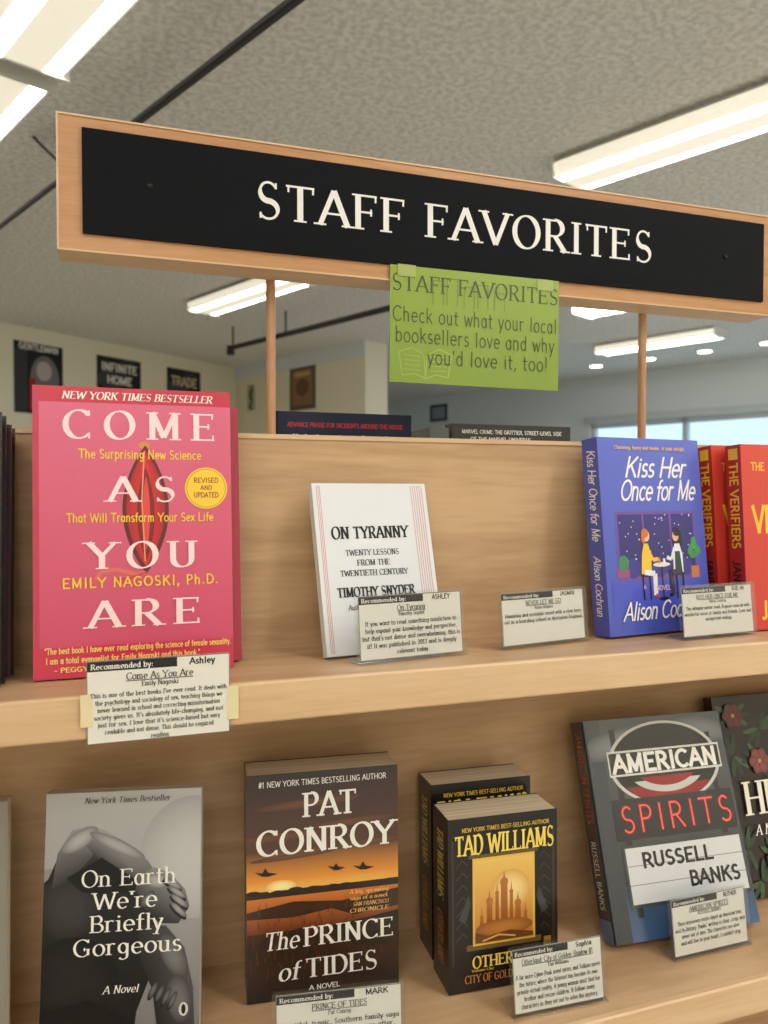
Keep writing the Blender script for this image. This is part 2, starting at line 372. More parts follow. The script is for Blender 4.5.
def art_kiss(a):
    a.rect(0, 1, 0, 1, C(72, 86, 186), C(92, 106, 204))
    a.txt("Kiss Her", .54, .80, .1, .60, WH, False, thick=.12, shear=.3, sp=.03); a.txt("Once for Me", .55, .68, .1, .74, WH, False, thick=.12, shear=.3, sp=.02)
    N = C(40, 36, 110); fr = C(110, 78, 160)
    a.rect(.12, .9, .27, .62, fr)
    for x0, x1 in ((.14, .37), (.39, .64), (.66, .88)):
        a.rect(x0, x1, .30, .605, N, C(50, 46, 130))
        a.ell((x0+x1)/2, .33, .08, .05, C(58, 54, 146), 12)
        for i in range(14): a.b.poly([a.P(x+dx, t+dy) for x, t in [(random.uniform(x0+.01, x1-.01), random.uniform(.36, .6))] for dx, dy in ((0, 0), (.008, 0), (.008, .006), (0, .006))], WH, 0)
    a.rect(.05, .95, .12, .27, C(74, 84, 196))
    a.rect(.10, .22, .29, .33, C(150, 80, 120)); a.ell(.17, .36, .05, .04, C(60, 130, 90), 10)
    for dx, dy, r in ((.0, .0, 20), (-.03, .03, 60), (.03, .03, -40), (0, .06, 90)): a.ell(.87+dx, .39+dy, .05, .018, C(60, 140+int(dy*400), 80), 10, r)
    a.rect(.83, .91, .27, .33, C(200, 120, 70))
    a.rect(.525, .54, .17, .34, C(24, 20, 40)); a.ell(.533, .345, .085, .012, C(230, 225, 220), 18); a.ell(.533, .17, .05, .01, C(24, 20, 40), 14)
    a.rect(.50, .52, .35, .38, C(220, 120, 90)); a.rect(.55, .57, .35, .375, WH)
    a.rect(.335, .35, .17, .30, BK); a.rect(.40, .415, .17, .30, BK); a.ell(.375, .30, .06, .014, C(30, 26, 50), 14)
    a.poly([(.33, .30), (.345, .40), (.37, .455), (.41, .455), (.435, .40), (.43, .30)], C(236, 196, 60)); a.line([(.40, .43), (.45, .37), (.50, .375)], .028, C(236, 196, 60))
    a.line([(.36, .31), (.46, .30), (.455, .19)], .04, C(230, 232, 240)); a.line([(.455, .19), (.49, .185)], .025, C(170, 70, 60))
    a.ell(.395, .495, .035, .030, C(236, 190, 160), 16); a.ell(.385, .508, .036, .024, C(206, 110, 50), 14); a.ell(.365, .485, .018, .03, C(206, 110, 50), 10)
    a.rect(.665, .68, .17, .30, BK); a.rect(.73, .745, .17, .30, BK); a.ell(.70, .30, .06, .014, C(30, 26, 50), 14)
    a.ell(.705, .47, .045, .065, C(22, 18, 30), 16)
    a.poly([(.645, .30), (.65, .39), (.67, .45), (.72, .45), (.745, .39), (.745, .30)], C(232, 232, 238)); a.poly([(.66, .30), (.67, .41), (.72, .41), (.735, .30)], C(40, 70, 70))
    a.line([(.67, .43), (.63, .37), (.585, .38)], .026, C(232, 232, 238)); a.line([(.72, .31), (.62, .30), (.625, .19)], .04, C(60, 50, 70)); a.line([(.625, .19), (.59, .185)], .025, BK)
    a.ell(.685, .49, .032, .028, C(226, 176, 146), 16); a.ell(.70, .508, .034, .02, C(22, 18, 30), 14)
    a.txt("A", .35, .225, .02, None, C(240, 180, 190), False); a.txt("NOVEL", .53, .215, .022, .14, C(240, 190, 200), False, thick=.16)
    a.txt("Alison Cochrun", .53, .075, .085, .80, WH, False, thick=.12, shear=.3, sp=.03)
    a.txt("Charming, funny and tender. A total delight.", .5, .94, .018, .7, C(240, 200, 90), False, thick=.14)
def sp_kiss(a):
    a.rect(0, 1, 0, 1, C(74, 88, 190))
    a.txt("Kiss Her Once for Me", .06, .3, .5, .46, WH, False, thick=.13, shear=.2, al='l', sp=.04); a.txt("Alison Cochrun", .60, .3, .42, .30, WH, False, thick=.13, shear=.2, al='l', sp=.04)
def art_ver(a):
    R = C(202, 54, 48); Y = C(244, 190, 60); a.rect(0, 1, 0, 1, R, C(212, 68, 54))
    a.ell(.62, .62, .3, .3, C(228, 120, 50), 20); a.ell(.55, .45, .2, .2, C(60, 40, 60), 16); a.poly([(.2, .1), (.9, .1), (.75, .38), (.35, .38)], C(90, 40, 60))
    a.txt("THE", .10, .86, .04, None, Y, False, thick=.17, al='l'); a.txt("VERIFIERS", .10, .53, .13, .86, Y, False, thick=.2, al='l')
    a.txt("JANE PEK", .5, .06, .09, .7, Y, False, thick=.18)
def sp_ver(a):
    Y = C(244, 190, 60); a.rect(0, 1, 0, 1, C(178, 38, 36)); a.rect(.02, .08, .2, .8, Y)
    a.txt("THE VERIFIERS", .10, .25, .5, .46, Y, False, thick=.18, al='l'); a.txt("JANE PEK", .63, .25, .45, .28, C(30, 20, 24), False, thick=.18, al='l')
def art_earth(a):
    g = lambda v: C(v, v, v+1)
    a.rect(0, 1, 0, 1, g(112), g(180)); a.blob(.95, .72, .35, .25, 0, g(162), g(188))
    a.rect(0, .10, .1, .70, g(90), g(144))
    a.poly([(0, 0), (0, .62), (.08, .74), (.22, .80), (.42, .74), (.60, .60), (.72, .46), (.70, .28), (.60, .12), (.58, 0)], [g(16), g(34), g(48), g(60), g(48), g(38), g(34), g(24), g(18), g(14)])
    a.blob(.16, .55, .22, .14, 40, g(30), g(58)); a.blob(.20, .26, .26, .18, 70, g(16), g(30))
    a.poly([(.05, .62), (.08, .76), (.17, .85), (.28, .865), (.34, .82), (.30, .74), (.18, .66)], [g(60), g(110), g(150), g(160), g(120), g(84), g(56)])
    a.poly([(.26, .865), (.36, .85), (.52, .79), (.66, .71), (.72, .65), (.66, .60), (.50, .66), (.32, .74), (.24, .80)], [g(150), g(158), g(140), g(124), g(96), g(66), g(58), g(62), g(104)])
    a.blob(.22, .81, .13, .035, 32, g(120), g(176)); a.blob(.46, .78, .20, .025, -27, g(116), g(168))
    a.poly([(.14, .66), (.36, .735), (.56, .65), (.64, .58), (.44, .59), (.24, .60)], g(26))
    a.poly([(.60, .66), (.70, .685), (.80, .66), (.90, .59), (.93, .52), (.86, .455), (.74, .46), (.64, .52), (.58, .60)], [g(96), g(136), g(140), g(124), g(96), g(58), g(44), g(48), g(66)])
    a.blob(.72, .63, .085, .03, -12, g(110), g(172))
    for i, (x, t, r) in enumerate(((.82, .615, -30), (.85, .58, -34), (.865, .545, -38), (.86, .51, -44))):
        a.ell(x-.004, t-.008, .075, .014, g(34), 16, r); a.blob(x, t, .072, .0125, r, g(84), g(158))
    a.blob(.66, .56, .06, .02, 50, g(60), g(120))
    a.poly([(.60, .46), (.78, .45), (.90, .36), (.96, .20), (.97, .04), (.74, .02), (.70, .20), (.62, .32)], [g(44), g(70), g(84), g(78), g(62), g(24), g(34), g(36)])
    a.blob(.83, .33, .15, .045, -62, g(72), g(116)); a.blob(.87, .16, .15, .05, -82, g(66), g(108))
    for i in range(4): a.ell(.70+.042*i, .195-.014*i, .06, .012, g(20), 14, 64); a.blob(.705+.042*i, .20-.014*i, .056, .011, 64, g(52), g(104))
    a.poly([(0, 0), (0, .14), (.30, .18), (.52, .10), (.56, 0)], g(12))
    a.txt("New York Times Bestseller", .52, .955, .024, .55, C(50, 50, 50), thick=.13, shear=.2)
    a.txt("On Earth", .54, .62, .066, .60, WH, thick=.12, thin=.05); a.txt("We're", .52, .53, .066, .40, WH, thick=.12, thin=.05)
    a.txt("Briefly", .53, .44, .066, .46, WH, thick=.12, thin=.05); a.txt("Gorgeous", .54, .35, .066, .68, WH, thick=.12, thin=.05)
    a.txt("A Novel", .50, .20, .03, .22, WH, thick=.13, shear=.2)
    a.ell(.90, .12, .03, .027, C(210, 210, 210), 14); a.ell(.90, .12, .014, .02, BK, 10)
def art_prince(a):
    a.rect(0, 1, .66, 1, C(86, 56, 46), C(50, 42, 48)); a.rect(0, 1, .53, .66, C(226, 146, 56), C(92, 60, 46)); a.rect(0, 1, .485, .53, C(238, 184, 88), C(226, 146, 56))
    for x, t, rx, ry in ((.2, .72, .3, .02), (.7, .76, .28, .018), (.4, .86, .35, .02), (.8, .66, .3, .015), (.3, .63, .28, .012)): a.blob(x, t, rx, ry, 3, C(82, 54, 46), C(108, 70, 52), 4)
    a.rect(0, 1, .455, .485, C(44, 30, 20)); a.rect(0, 1, .30, .455, C(104, 50, 30), C(204, 118, 48)); a.rect(0, 1, 0, .30, C(18, 14, 12), C(64, 36, 24))
    a.blob(.22, .50, .10, .03, 0, C(238, 184, 88), C(255, 236, 170))
    for i in range(14):
        x = random.random(); a.ell(x, .47+random.random()*.012, .05, .012, C(34, 24, 18), 10)
    a.poly([(0, .40), (.30, .43), (.62, .41), (1, .44), (1, .36), (.7, .34), (.55, .38), (.3, .36), (0, .37)], C(60, 36, 22)); a.poly([(0, .26), (.34, .31), (.5, .24), (.4, .18), (0, .14)], C(44, 28, 18)); a.poly([(.55, .30), (1, .34), (1, .18), (.7, .2)], C(38, 26, 18))
    for i in range(120):
        x = random.random()*.96; t = random.uniform(.10, .4); a.b.poly([a.P(x, t), a.P(x+.006, t), a.P(x+random.uniform(-.02, .03), t+random.uniform(.03, .07))], C(66+random.randint(0, 50), 46, 24), 0)
    a.l += 1
    for bx, by, k in ((.12, .565, 1.0), (.58, .56, .8), (.76, .55, 1.0)):
        a.poly([(bx-.07*k, by+.012), (bx-.02*k, by+.004), (bx, by+.026*k), (bx+.02*k, by+.004), (bx+.08*k, by-.004), (bx+.02*k, by-.012), (bx-.02*k, by-.010)], C(24, 16, 14))
    a.txt("#1 NEW YORK TIMES BESTSELLING AUTHOR", .5, .945, .024, .84, WH, False, thick=.13)
    a.txt("PAT", .54, .80, .108, .34, WH, thick=.17, thin=.07); a.txt("CONROY", .52, .645, .108, .90, WH, thick=.17, thin=.07)
    a.txt("The", .11, .225, .08, .22, WH, thick=.14, al='l', shear=.15); a.txt("PRINCE", .37, .225, .085, .59, WH, thick=.16, al='l')
    a.txt("of", .20, .085, .08, .13, WH, thick=.14, al='l', shear=.15); a.txt("TIDES", .38, .085, .085, .47, WH, thick=.16, al='l')
    for i, t in enumerate(("A big, sprawling", "saga of a novel.", "- SAN FRANCISCO", "CHRONICLE")): a.txt(t, .80, .435-.028*i, .017, .26, C(250, 200, 120), thick=.14, shear=.1)
    a.txt("A NOVEL", .5, .03, .02, .2, WH, False)
def art_tad(a):
    a.rect(0, 1, 0, 1, BK); Y = C(226, 184, 72); Y2 = C(150, 112, 48)
    for sx in (0, 1):
        f = (lambda x: x) if sx == 0 else (lambda x: 1-x)
        a.poly([(f(.03), .16), (f(.03), .88), (f(.05), .88), (f(.05), .16)], C(60, 44, 26))
        for i in range(7): a.line([(f(.07), .30+.07*i), (f(.13), .34+.07*i), (f(.17), .31+.07*i)], .008, C(72, 58, 36))
        a.poly([(f(.09), .42), (f(.18), .56), (f(.20), .50), (f(.15), .40)], C(60, 64, 68))
    a.rect(.16, .84, .235, .27, C(110, 84, 44)); a.rect(.18, .82, .765, .785, C(100, 78, 44))
    a.rect(.215, .785, .26, .765, Y); a.rect(.235, .765, .275, .75, C(196, 124, 50), C(232, 190, 100))
    a.blob(.56, .56, .18, .12, 0, C(216, 160, 76), C(244, 216, 146), 6)
    cs = C(180, 110, 50); cd = C(140, 76, 34)
    for x, w, h in ((.28, .03, .47), (.34, .05, .56), (.42, .03, .60), (.47, .06, .66), (.55, .03, .60), (.60, .05, .53), (.68, .03, .47)):
        a.rect(x, x+w, .34, h-.05, cd, cs); a.ell(x+w/2, h-.05, w*.62, w*.45, cs, 12); a.poly([(x+w*.3, h-.04), (x+w*.7, h-.04), (x+w/2, h+.02)], cs)
    a.blob(.5, .35, .26, .05, 0, C(150, 88, 40), C(186, 124, 58), 5)
    a.poly([(.235, .275), (.235, .34), (.35, .31), (.55, .33), (.765, .30), (.765, .275)], C(110, 64, 32))
    a.line([(.3, .285), (.45, .31), (.6, .29)], .014, C(220, 170, 90))
    a.txt("NEW YORK TIMES BEST-SELLING AUTHOR", .52, .925, .022, .8, Y, False, thick=.15); a.txt("TAD WILLIAMS", .51, .79, .115, .90, C(240, 212, 100), thick=.2, thin=.08)
    a.txt("OTHERLAND", .54, .135, .068, .66, C(236, 204, 96), thick=.18, thin=.08); a.txt("Volume One", .30, .115, .016, .2, Y)
    a.txt("CITY OF GOLDEN SHADOW", .54, .055, .045, .80, C(200, 132, 66), thick=.16)
    a.rect(.86, .93, .20, .26, Y2); a.txt("DAW", .90, .215, .02, .06, BK, False)
def sp_tad(a): a.rect(0, 1, 0, 1, C(20, 18, 20)); a.txt("TAD WILLIAMS", .1, .3, .4, .4, C(200, 176, 84), thick=.18, al='l'); a.txt("OTHERLAND", .58, .3, .36, .3, C(180, 120, 60), thick=.18, al='l')
def art_as(a):
    a.rect(0, 1, 0, 1, C(36, 39, 45), C(80, 86, 92)); a.rect(0, 1, 0, .24, C(58, 92, 136), C(50, 62, 80)); a.rect(0, .10, .0, 1, C(42, 48, 58), C(66, 72, 80))
    a.blob(.2, .88, .28, .07, 10, C(76, 82, 88), C(124, 130, 136), 6); a.blob(.85, .92, .25, .06, -10, C(78, 84, 90), C(120, 125, 132), 6)
    a.rect(.16, .20, .1, .95, C(34, 36, 40)); a.rect(.86, .9, .1, .9, C(40, 42, 46))
    a.ell(.53, .775, .41, .20, C(200, 198, 194), 40); a.ell(.53, .775, .385, .187, C(20, 20, 24), 40)
    a.ell(.53, .775, .38, .183, C(146, 28, 34), 30, 0, 215, 325); a.ell(.53, .775, .30, .14, C(200, 198, 196), 30, 0, 215, 325); a.ell(.53, .775, .24, .11, C(150, 30, 36), 30, 0, 215, 325)
    a.rect(.12, .95, .725, .845, C(216, 214, 210)); a.rect(.13, .94, .735, .835, C(26, 24, 28))
    a.txt("AMERICAN", .535, .745, .078, .76, C(240, 238, 234), False, thick=.21)
    a.rect(.10, .98, .435, .62, C(30, 28, 34), C(42, 40, 46))
    a.txt("SPIRITS", .55, .47, .115, .80, C(110, 26, 30), False, thick=.17, sp=.25); a.txt("SPIRITS", .55, .47, .115, .80, C(250, 90, 80), False, thick=.08, sp=.25)
    a.rect(.12, .99, .14, .415, C(60, 62, 66)); a.rect(.14, .97, .155, .40, C(206, 209, 211))
    for t in (.235, .318): a.rect(.14, .97, t, t+.004, C(140, 140, 142))
    a.txt("RUSSELL", .50, .31, .06, .50, BK, False, thick=.2); a.txt("BANKS", .74, .205, .06, .36, BK, False, thick=.2)
    a.txt("STORIES", .54, .07, .03, .2, WH, False)
def sp_as(a): a.rect(0, 1, 0, 1, C(34, 34, 40), C(50, 50, 60)); a.txt("AMERICAN SPIRITS", .06, .3, .42, .42, C(150, 50, 46), False, thick=.16, al='l'); a.txt("RUSSELL BANKS", .56, .3, .36, .3, C(190, 190, 190), False, thick=.16, al='l'); a.rect(.9, 1, 0, 1, C(60, 90, 140))
def art_he(a):
    a.rect(0, 1, 0, 1, C(36, 24, 28)); rr = random.Random(11)
    spots = [(.16, .90), (.40, .82), (.72, .90), (.12, .70), (.34, .66), (.62, .72), (.88, .74), (.12, .24), (.36, .18), (.62, .26), (.86, .20), (.2, .08), (.55, .07), (.8, .06)]
    for i, (x, t) in enumerate(spots):
        r = .085
        for k in (-30, 0, 30, 150, 180, 210):
            an = math.radians(k+i*37); a.ell(x+r*math.cos(an), t+.68*r*math.sin(an), r*.9, r*.16, rr.choice((C(46, 70, 48), C(64, 88, 56), C(36, 52, 42))), 10, k+i*37)
    for i, (x, t) in enumerate(spots):
        if i % 2 == 0:
            r = .085; col = rr.choice((C(124, 46, 54), C(104, 34, 46), C(140, 70, 70)))
            for k in range(6): a.blob(x+r*.6*math.cos(k*1.05), t+.42*r*math.sin(k*1.05), r*.55, r*.34, k*60, mixc(col, BK, .5), col, 4)
            a.ell(x, t, r*.2, r*.13, C(190, 140, 70), 8)
    a.txt("HEART", .15, .40, .165, .84, C(240, 234, 220), thick=.18, al='l')
    a.txt("A Novel", .20, .30, .05, .28, WH, thick=.13, al='l', shear=.2)
def art_text(lines, col):
    def f(a):
        a.rect(0, 1, 0, 1, col)
        for st, c, t, h, w, cc, se in lines: a.txt(st, c, t, h, w, cc, se, thick=.17)
    return f

# ------------------------------------------------------------ display unit
X0, X1 = -.55, 1.15; YB = .735; YB2 = .753; ZU = ZC-.15; ZL = ZC-.45
b = B()
b.box(X0, X1, YB, YB2, .08, ZC+.052, mi=0)
for yf, z0, z1 in [(YB-.131, ZU-.031, ZU), (.552, ZL-.031, ZL), (.50, ZL-.33, ZL-.30), (.44, .09, .12)]:
    b.box(X0, X1, yf+.006, YB, z0, z1, mi=0)
    b.box(X0, X1, yf+.0015, yf+.006, z0-.001, z1+.0004, mi=1)
    b.box(X0, X1, yf, yf+.0015, z0+.0005, z1-.0012, mi=1)
    b.poly([(X0, yf, z1-.0012), (X1, yf, z1-.0012), (X1, yf+.0015, z1+.0004), (X0, yf+.0015, z1+.0004)], (1,)*4, 1)
for z0, z1 in ((ZU-.031, ZU), (ZL-.031, ZL), (ZL-.33, ZL-.30), (.09, .12)):
    b.box(X0, X1, YB2, .90, z0, z1, mi=0); b.box(X0, X1, .90, .906, z0-.001, z1, mi=1)
b.box(X0+.02, X1-.02, .47, .87, 0, .09, mi=0)
for x in (X0-.02, X1):
    b.box(x, x+.02, .60, .906, 0, ZU+.03, mi=0); b.box(x, x+.02, .50, .60, 0, ZL+.02, mi=0)
b.box(X0, X1, YB-.0015, YB2+.0015, ZC+.052, ZC+.0565, mi=1)
unit = b.make('display_shelf', [M_PLY, M_EDGE], None)

# sign on dowels
b = B()
SX0, SX1 = -.0480, .708; SZ0, SZ1 = ZC+.2055, ZC+.3165; SYF, SYB = .703, .7385
b.box(SX0, SX1, SYF, SYB, SZ0, SZ1, mi=0)
e = .0016
for q in ((SX0-e, SX1+e, SZ1, SZ1+e), (SX0-e, SX1+e, SZ0-e, SZ0), (SX0-e, SX0, SZ0, SZ1), (SX1, SX1+e, SZ0, SZ1)):
    b.box(q[0], q[1], SYF-.0010, SYB, q[2], q[3], mi=1)
PX0, PX1, PZ0, PZ1 = -.0295, .697, ZC+.2190, ZC+.3070
b.box(PX0, PX1, SYF-.003, SYF-.0001, PZ0, PZ1, C(13, 15, 20), 2)
a = Art(b, (PX0, SYF-.003, PZ0), (1, 0, 0), (0, 0, 1), (0, -1, 0), PX1-PX0, PZ1-PZ0, 2)
a.txt("STAFF FAVORITES", .495, .335, .37, .587, C(236, 235, 232), True, .052, .15, sp=.17, res=44)
for sx in (.075, .925):
    xx = PX0+sx*(PX1-PX0); zz = (PZ0+PZ1)/2+.002
    b.cyl((xx, SYF-.003, zz), (xx, SYF-.0042, zz), .0028, C(30, 30, 34), 2); b.box(xx-.002, xx+.002, SYF-.0044, SYF-.0042, zz-.0003, zz+.0003, C(90, 90, 90), 2)
for dx in (.1375, .5655): b.cyl((dx, .7435, ZC+.0565), (dx, .7435, ZC+.30), .0046, mi=3, n=20)
M_BLACKP = print_mat('black_sign_panel', .65, .0, .12)
b.make('wooden_sign', [M_FRAME, M_EDGE, M_BLACKP, M_DOWEL])

def green():
    b = B(); W, H = .185, .113
    g = C(132, 160, 44); b.box(0, W, 0, .0008, 0, H, g)
    a = Art(b, (0, 0, 0), (1, 0, 0), (0, 0, 1), (0, -1, 0), W, H)
    a.rect(0, 1, 0, 1, C(122, 150, 40), C(138, 164, 56))
    lg = C(152, 176, 78); dk = C(54, 72, 32)
    for s_ in (1, -1):
        f = lambda x: .20+s_*x
        a.line([(f(0), .04), (f(.06), .08), (f(.13), .06), (f(.15), .26), (f(.08), .30), (f(.01), .25), (f(0), .04)], .006, lg)
        for i in range(4): a.line([(f(.03), .23-.04*i), (f(.12), .235-.04*i)], .004, lg)
    for x0, h in ((.24, .30), (.32, .34), (.42, .26), (.50, .30), (.60, .22)): a.line([(x0, .68), (x0, .68+h*.7), (x0+.06, .68+h*.7), (x0+.06, .68)], .006, C(112, 140, 44))
    a.txt("STAFF FAVORITES", .5, .78, .14, .98, dk, True, .05, .11, sp=.12)
    a.txt("Check out what your local", .5, .52, .125, .97, dk, False, thick=.08, sp=.12); a.txt("booksellers love and why", .5, .345, .125, .94, dk, False, thick=.08, sp=.12)
    a.txt("you'd love it, too!", .57, .17, .125, .72, dk, False, thick=.08, sp=.12)
    for x in (.04, .86): a.rect(x, x+.10, .90, 1.0, C(160, 176, 96))
    mw = Matrix.Translation((.2440, .7004, ZC+.1070)) @ Matrix.Rotation(math.radians(.4), 4, 'Y')
    return b.make('paper_notice', [M_VGLOSS], mw)
green()

# ------------------------------------------------------------ books, upper shelf
u = -.15
book('pink_paperback_book', .157, .236, .020, -.0675, .662, u, 0, 4, C(206, 70, 104), art_caya, mat=M_GLOSS)
book('pink_paperback_book', .157, .226, .018, -.0570, .685, u, 0, 5, C(176, 48, 76), None, mat=M_GLOSS)
book('white_paperback_book', .120, .162, .010, .173, .666, u, 6, 15, C(222, 224, 224), art_tyr, mat=M_MATTE)
book('blue_paperback_book', .142, .2070, .024, .470, .665, u, 6, 6.5, C(72, 86, 186), art_kiss, sp_kiss, mat=M_GLOSS)
book('red_paperback_book', .138, .202, .022, .636, .654, u, 1, 4, C(196, 48, 44), art_ver, sp_ver, mat=M_GLOSS)
book('red_paperback_book', .138, .202, .022, .624, .681, u, 1, 5, C(196, 48, 44), art_ver, sp_ver, mat=M_GLOSS)
book('black_hardcover_book', .15, .212, .02, -.239, .655, u, -3, 5, C(30, 28, 32), art_text([("NOVEL", .5, .5, .1, .6, WH, True)], C(34, 30, 34)), hard=True)
book('maroon_hardcover_book', .15, .205, .02, -.236, .682, u, -2, 6, C(64, 34, 44), None, hard=True)
book('navy_hardcover_book', .143, .232, .028, .148, .765, u, 0, 0, C(26, 32, 56), art_text([("ADVANCE PRAISE FOR INCIDENTS AROUND THE HOUSE", .5, .935, .018, .86, C(190, 50, 54), False), ('"A ghastly, smart, surreal scare story.', .5, .885, .018, .78, WH, True)], C(28, 34, 60)), hard=True, mat=M_MATTE)
book('black_paperback_book', .147, .225, .02, .338, .765, u, 0, 0, C(24, 26, 32), art_text([("MARVEL CRIME: THE GRITTIER, STREET-LEVEL SIDE", .5, .955, .017, .84, WH, False), ("OF THE MARVEL UNIVERSE", .4, .92, .017, .5, WH, False)], C(30, 32, 40)))
book('grey_paperback_book', .022, .2195, .13, .311, .762, u, 0, 0, C(90, 92, 98), None, spine=None)

# ------------------------------------------------------------ books, lower shelf
l = -.45
book('grey_paperback_book', .126, .199, .016, -.0668, .664, l, -12, 8, C(150, 150, 150), art_earth, mat=M_MATTE)
book('sunset_paperback_book', .137, .200, .040, .1005, .668, l, -6, 1.5, C(34, 26, 24), art_prince, mat=M_GLOSS)
book('black_paperback_book', .107, .156, .042, .2730, .622, l, -4, 1.5, BK, art_tad, sp_tad)
book('black_paperback_book', .104, .167, .040, .2790, .675, l, -4, 2, BK, art_tad, sp_tad)
book('glossy_hardcover_book', .164, .212, .024, .4560, .628, l, -4, 19, C(60, 66, 74), art_as, sp_as, hard=True, mat=M_VGLOSS)
book('floral_paperback_book', .15, .217, .014, .638, .660, l, -2, 14, C(44, 24, 30), art_he)
book('tan_paperback_book', .13, .20, .02, -.219, .655, l, 0, 8, C(120, 116, 110), art_text([("NOVEL", .5, .5, .1, .6, WH, True)], C(130, 124, 116)))

# ------------------------------------------------------------ recommendation cards
def card(name, W, H, X, Y, Z, yaw, lean, who, title, author, lines, holder=True):
    b = B(); pc = C(226, 223, 215)
    b.box(0, W, 0, .0004, 0, H, pc)
    a = Art(b, (0, 0, 0), (1, 0, 0), (0, 0, 1), (0, -1, 0), W, H, eps=2e-5)
    ink = C(22, 20, 22)
    a.rect(0, 1, 0, 1, pc); a.rect(0, .62, .87, .985, C(48, 46, 48))
    for r_ in ((0, 1, 0, .008), (0, 1, .985, 1), (0, .006, 0, 1), (.994, 1, 0, 1)): a.rect(*r_, C(120, 118, 116))
    a.txt("Recommended by:", .03, .895, .065, .42, WH, True, .08, .15, al='l', res=8); a.txt(who, .80, .89, .075, .18, BK, False, thick=.18, res=8)
    a.txt(title, .5, .75, .085, None if len(title) < 24 else .8, ink, True, .08, .14, res=10, sp=.08)
    wt = sum(G.get(c, (.4,))[0]+.08 for c in title)*.085*H/W; wt = wt if len(title) < 24 else .8
    a.rect(.5-wt/2, .5+wt/2, .732, .741, ink)
    a.txt(author, .5, .665, .06, None, ink, True, .08, .14, res=10, sp=.08)
    n = len(lines); st = min(.115, .62/n); mx = max(len(q) for q in lines)
    for i, t in enumerate(lines): a.txt(t, .5, .63-st*(i+.85), st*.62, .95*len(t)/mx, ink, True, .09, .14, res=10, sp=.1)
    mats = [M_PAPER]
    if holder:
        m = .003
        b.box(-m, W+m, -.0024, -.0016, -.001, H+m*.8, mi=1); b.box(-m, W+m, .0012, .0020, -.001, H+m*.8, mi=1)
        mats.append(M_ACR)
    la = math.radians(lean)
    mw = Matrix.Translation((X, Y, ZC+Z+.0036)) @ Matrix.Rotation(math.radians(yaw), 4, 'Z') @ Matrix.Rotation(-la, 4, 'X')
    o = b.make(name, mats, mw)
    if holder:
        f = B(); f.box(-.003, W+.003, -.004, .026, -.0028, -.0016, mi=0); f.cyl((-.003, 0, -.0014), (W+.003, 0, -.0014), .0010, mi=0, n=8)
        fo = f.make('holder_foot', [M_ACR], None); fo.parent = o; fo.matrix_parent_inverse = Matrix.Identity(4)
        fo.matrix_basis = Matrix.Rotation(la, 4, 'X')
    return o
card('card_holder', .104, .056, .195, .636, u, 7, 6, "ASHLEY", "On Tyranny", "Timothy Snyder",
     ["If you want to read something nonfiction to", "help expand your knowledge and perspective,", "but that's not dense and overwhelming, this is", "it! It was published in 2017 and is deeply", "relevant today."])
card('card_holder', .102, .050, .343, .654, u, 9, 6, "JASMIN", "NEVER LET ME GO", "Kazuo Ishiguro",
     ["Haunting and nostalgic novel with a slow burn", "set in a boarding school in dystopian England."])
card('card_holder', .096, .050, .539, .638, u, 4, 6, "SUE-IN", "KISS HER ONCE FOR ME", "Alison Cochrun",
     ["The ultimate winter read. A queer romcom with", "wonderful sense of family and friends. Love and", "unexpected endings."])
card('recommendation_card', .104, .062, -.0257, .6025, -.1891, 0, -1, "Ashley", "Come As You Are", "Emily Nagoski",
     ["This is one of the best books I've ever read. It deals with", "the psychology and sociology of sex, teaching things we", "never learned in school and correcting misinformation", "society gives us. It's absolutely life-changing, and not", "just for sex. I love that it's science-based but very", "readable and not dense. This should be required", "reading."], False)
card('card_holder', .100, .053, .110, .583, l, -9, 6, "MARK", "PRINCE OF TIDES", "Pat Conroy", ["Beautiful, tragic, Southern family saga", "that stays with you for years after."])
card('card_holder', .086, .052, .315, .577, l, -3, 8, "Sophia", "Otherland: City of Golden Shadow #1", "Tad Williams",
     ["A far more Cyber-Punk novel series, and Tolkien meets", "the future, where the Internet has become its own", "private virtual reality. A young woman must find her", "brother and rescue children. It follows many", "characters as they set out to solve the mystery."])
card('card_holder', .088, .052, .500, .600, l, 0, 8, "RUTHER", "AMERICAN SPIRITS", "RUSSELL BANKS",
     ["Three interwoven stories depict an American town", "and its history. Banks' writing is clear, crisp, and", "never out of date. The characters are alive", "and will live in your heart. I couldn't stop."])
b = B()
for x0, x1, z0, z1 in ((-.0300, -.0215, ZC-.172, ZC-.148), (.0765, .0850, ZC-.176, ZC-.150)): b.box(x0, x1, .6016, .6020, z0, z1, C(226, 212, 170))
b.make('masking_tape', [M_PAPER])

# ------------------------------------------------------------ room (u,v plan axes of the shop)
def R(uu, vv, z=0): return Vector((-.416*uu+.909*vv, .909*uu+.416*vv, z))
CH = 3.0
def boxuv(b, u0, u1, v0, v1, z0, z1, col=(1, 1, 1, 1), mi=0):
    p = [R(uu, vv, z) for z in (z0, z1) for vv in (v0, v1) for uu in (u0, u1)]
    for q in ((0, 2, 3, 1), (4, 5, 7, 6), (0, 1, 5, 4), (2, 6, 7, 3), (0, 4, 6, 2), (1, 3, 7, 5)): b.poly([p[i] for i in q], col, mi)
def slab(name, z0, z1, mat):
    b = B(); boxuv(b, -3.3, 9.8, -2.5, 9.2, z0, z1); return b.make(name, [mat])
slab('floor', -.1, 0, M_FLOOR); slab('ceiling', CH, CH+.1, M_CEIL)
def wbox(name, *r, mat=M_WALL):
    b = B(); boxuv(b, *r); return b.make(name, [mat])
wbox('wall_left', -3.2, 6.4, -2.4, -2.2, 0, CH)
wbox('wall_rear', -3.2, -3.0, -2.2, 8.9, 0, CH)
b = B(); V0, V1 = 8.9, 9.1
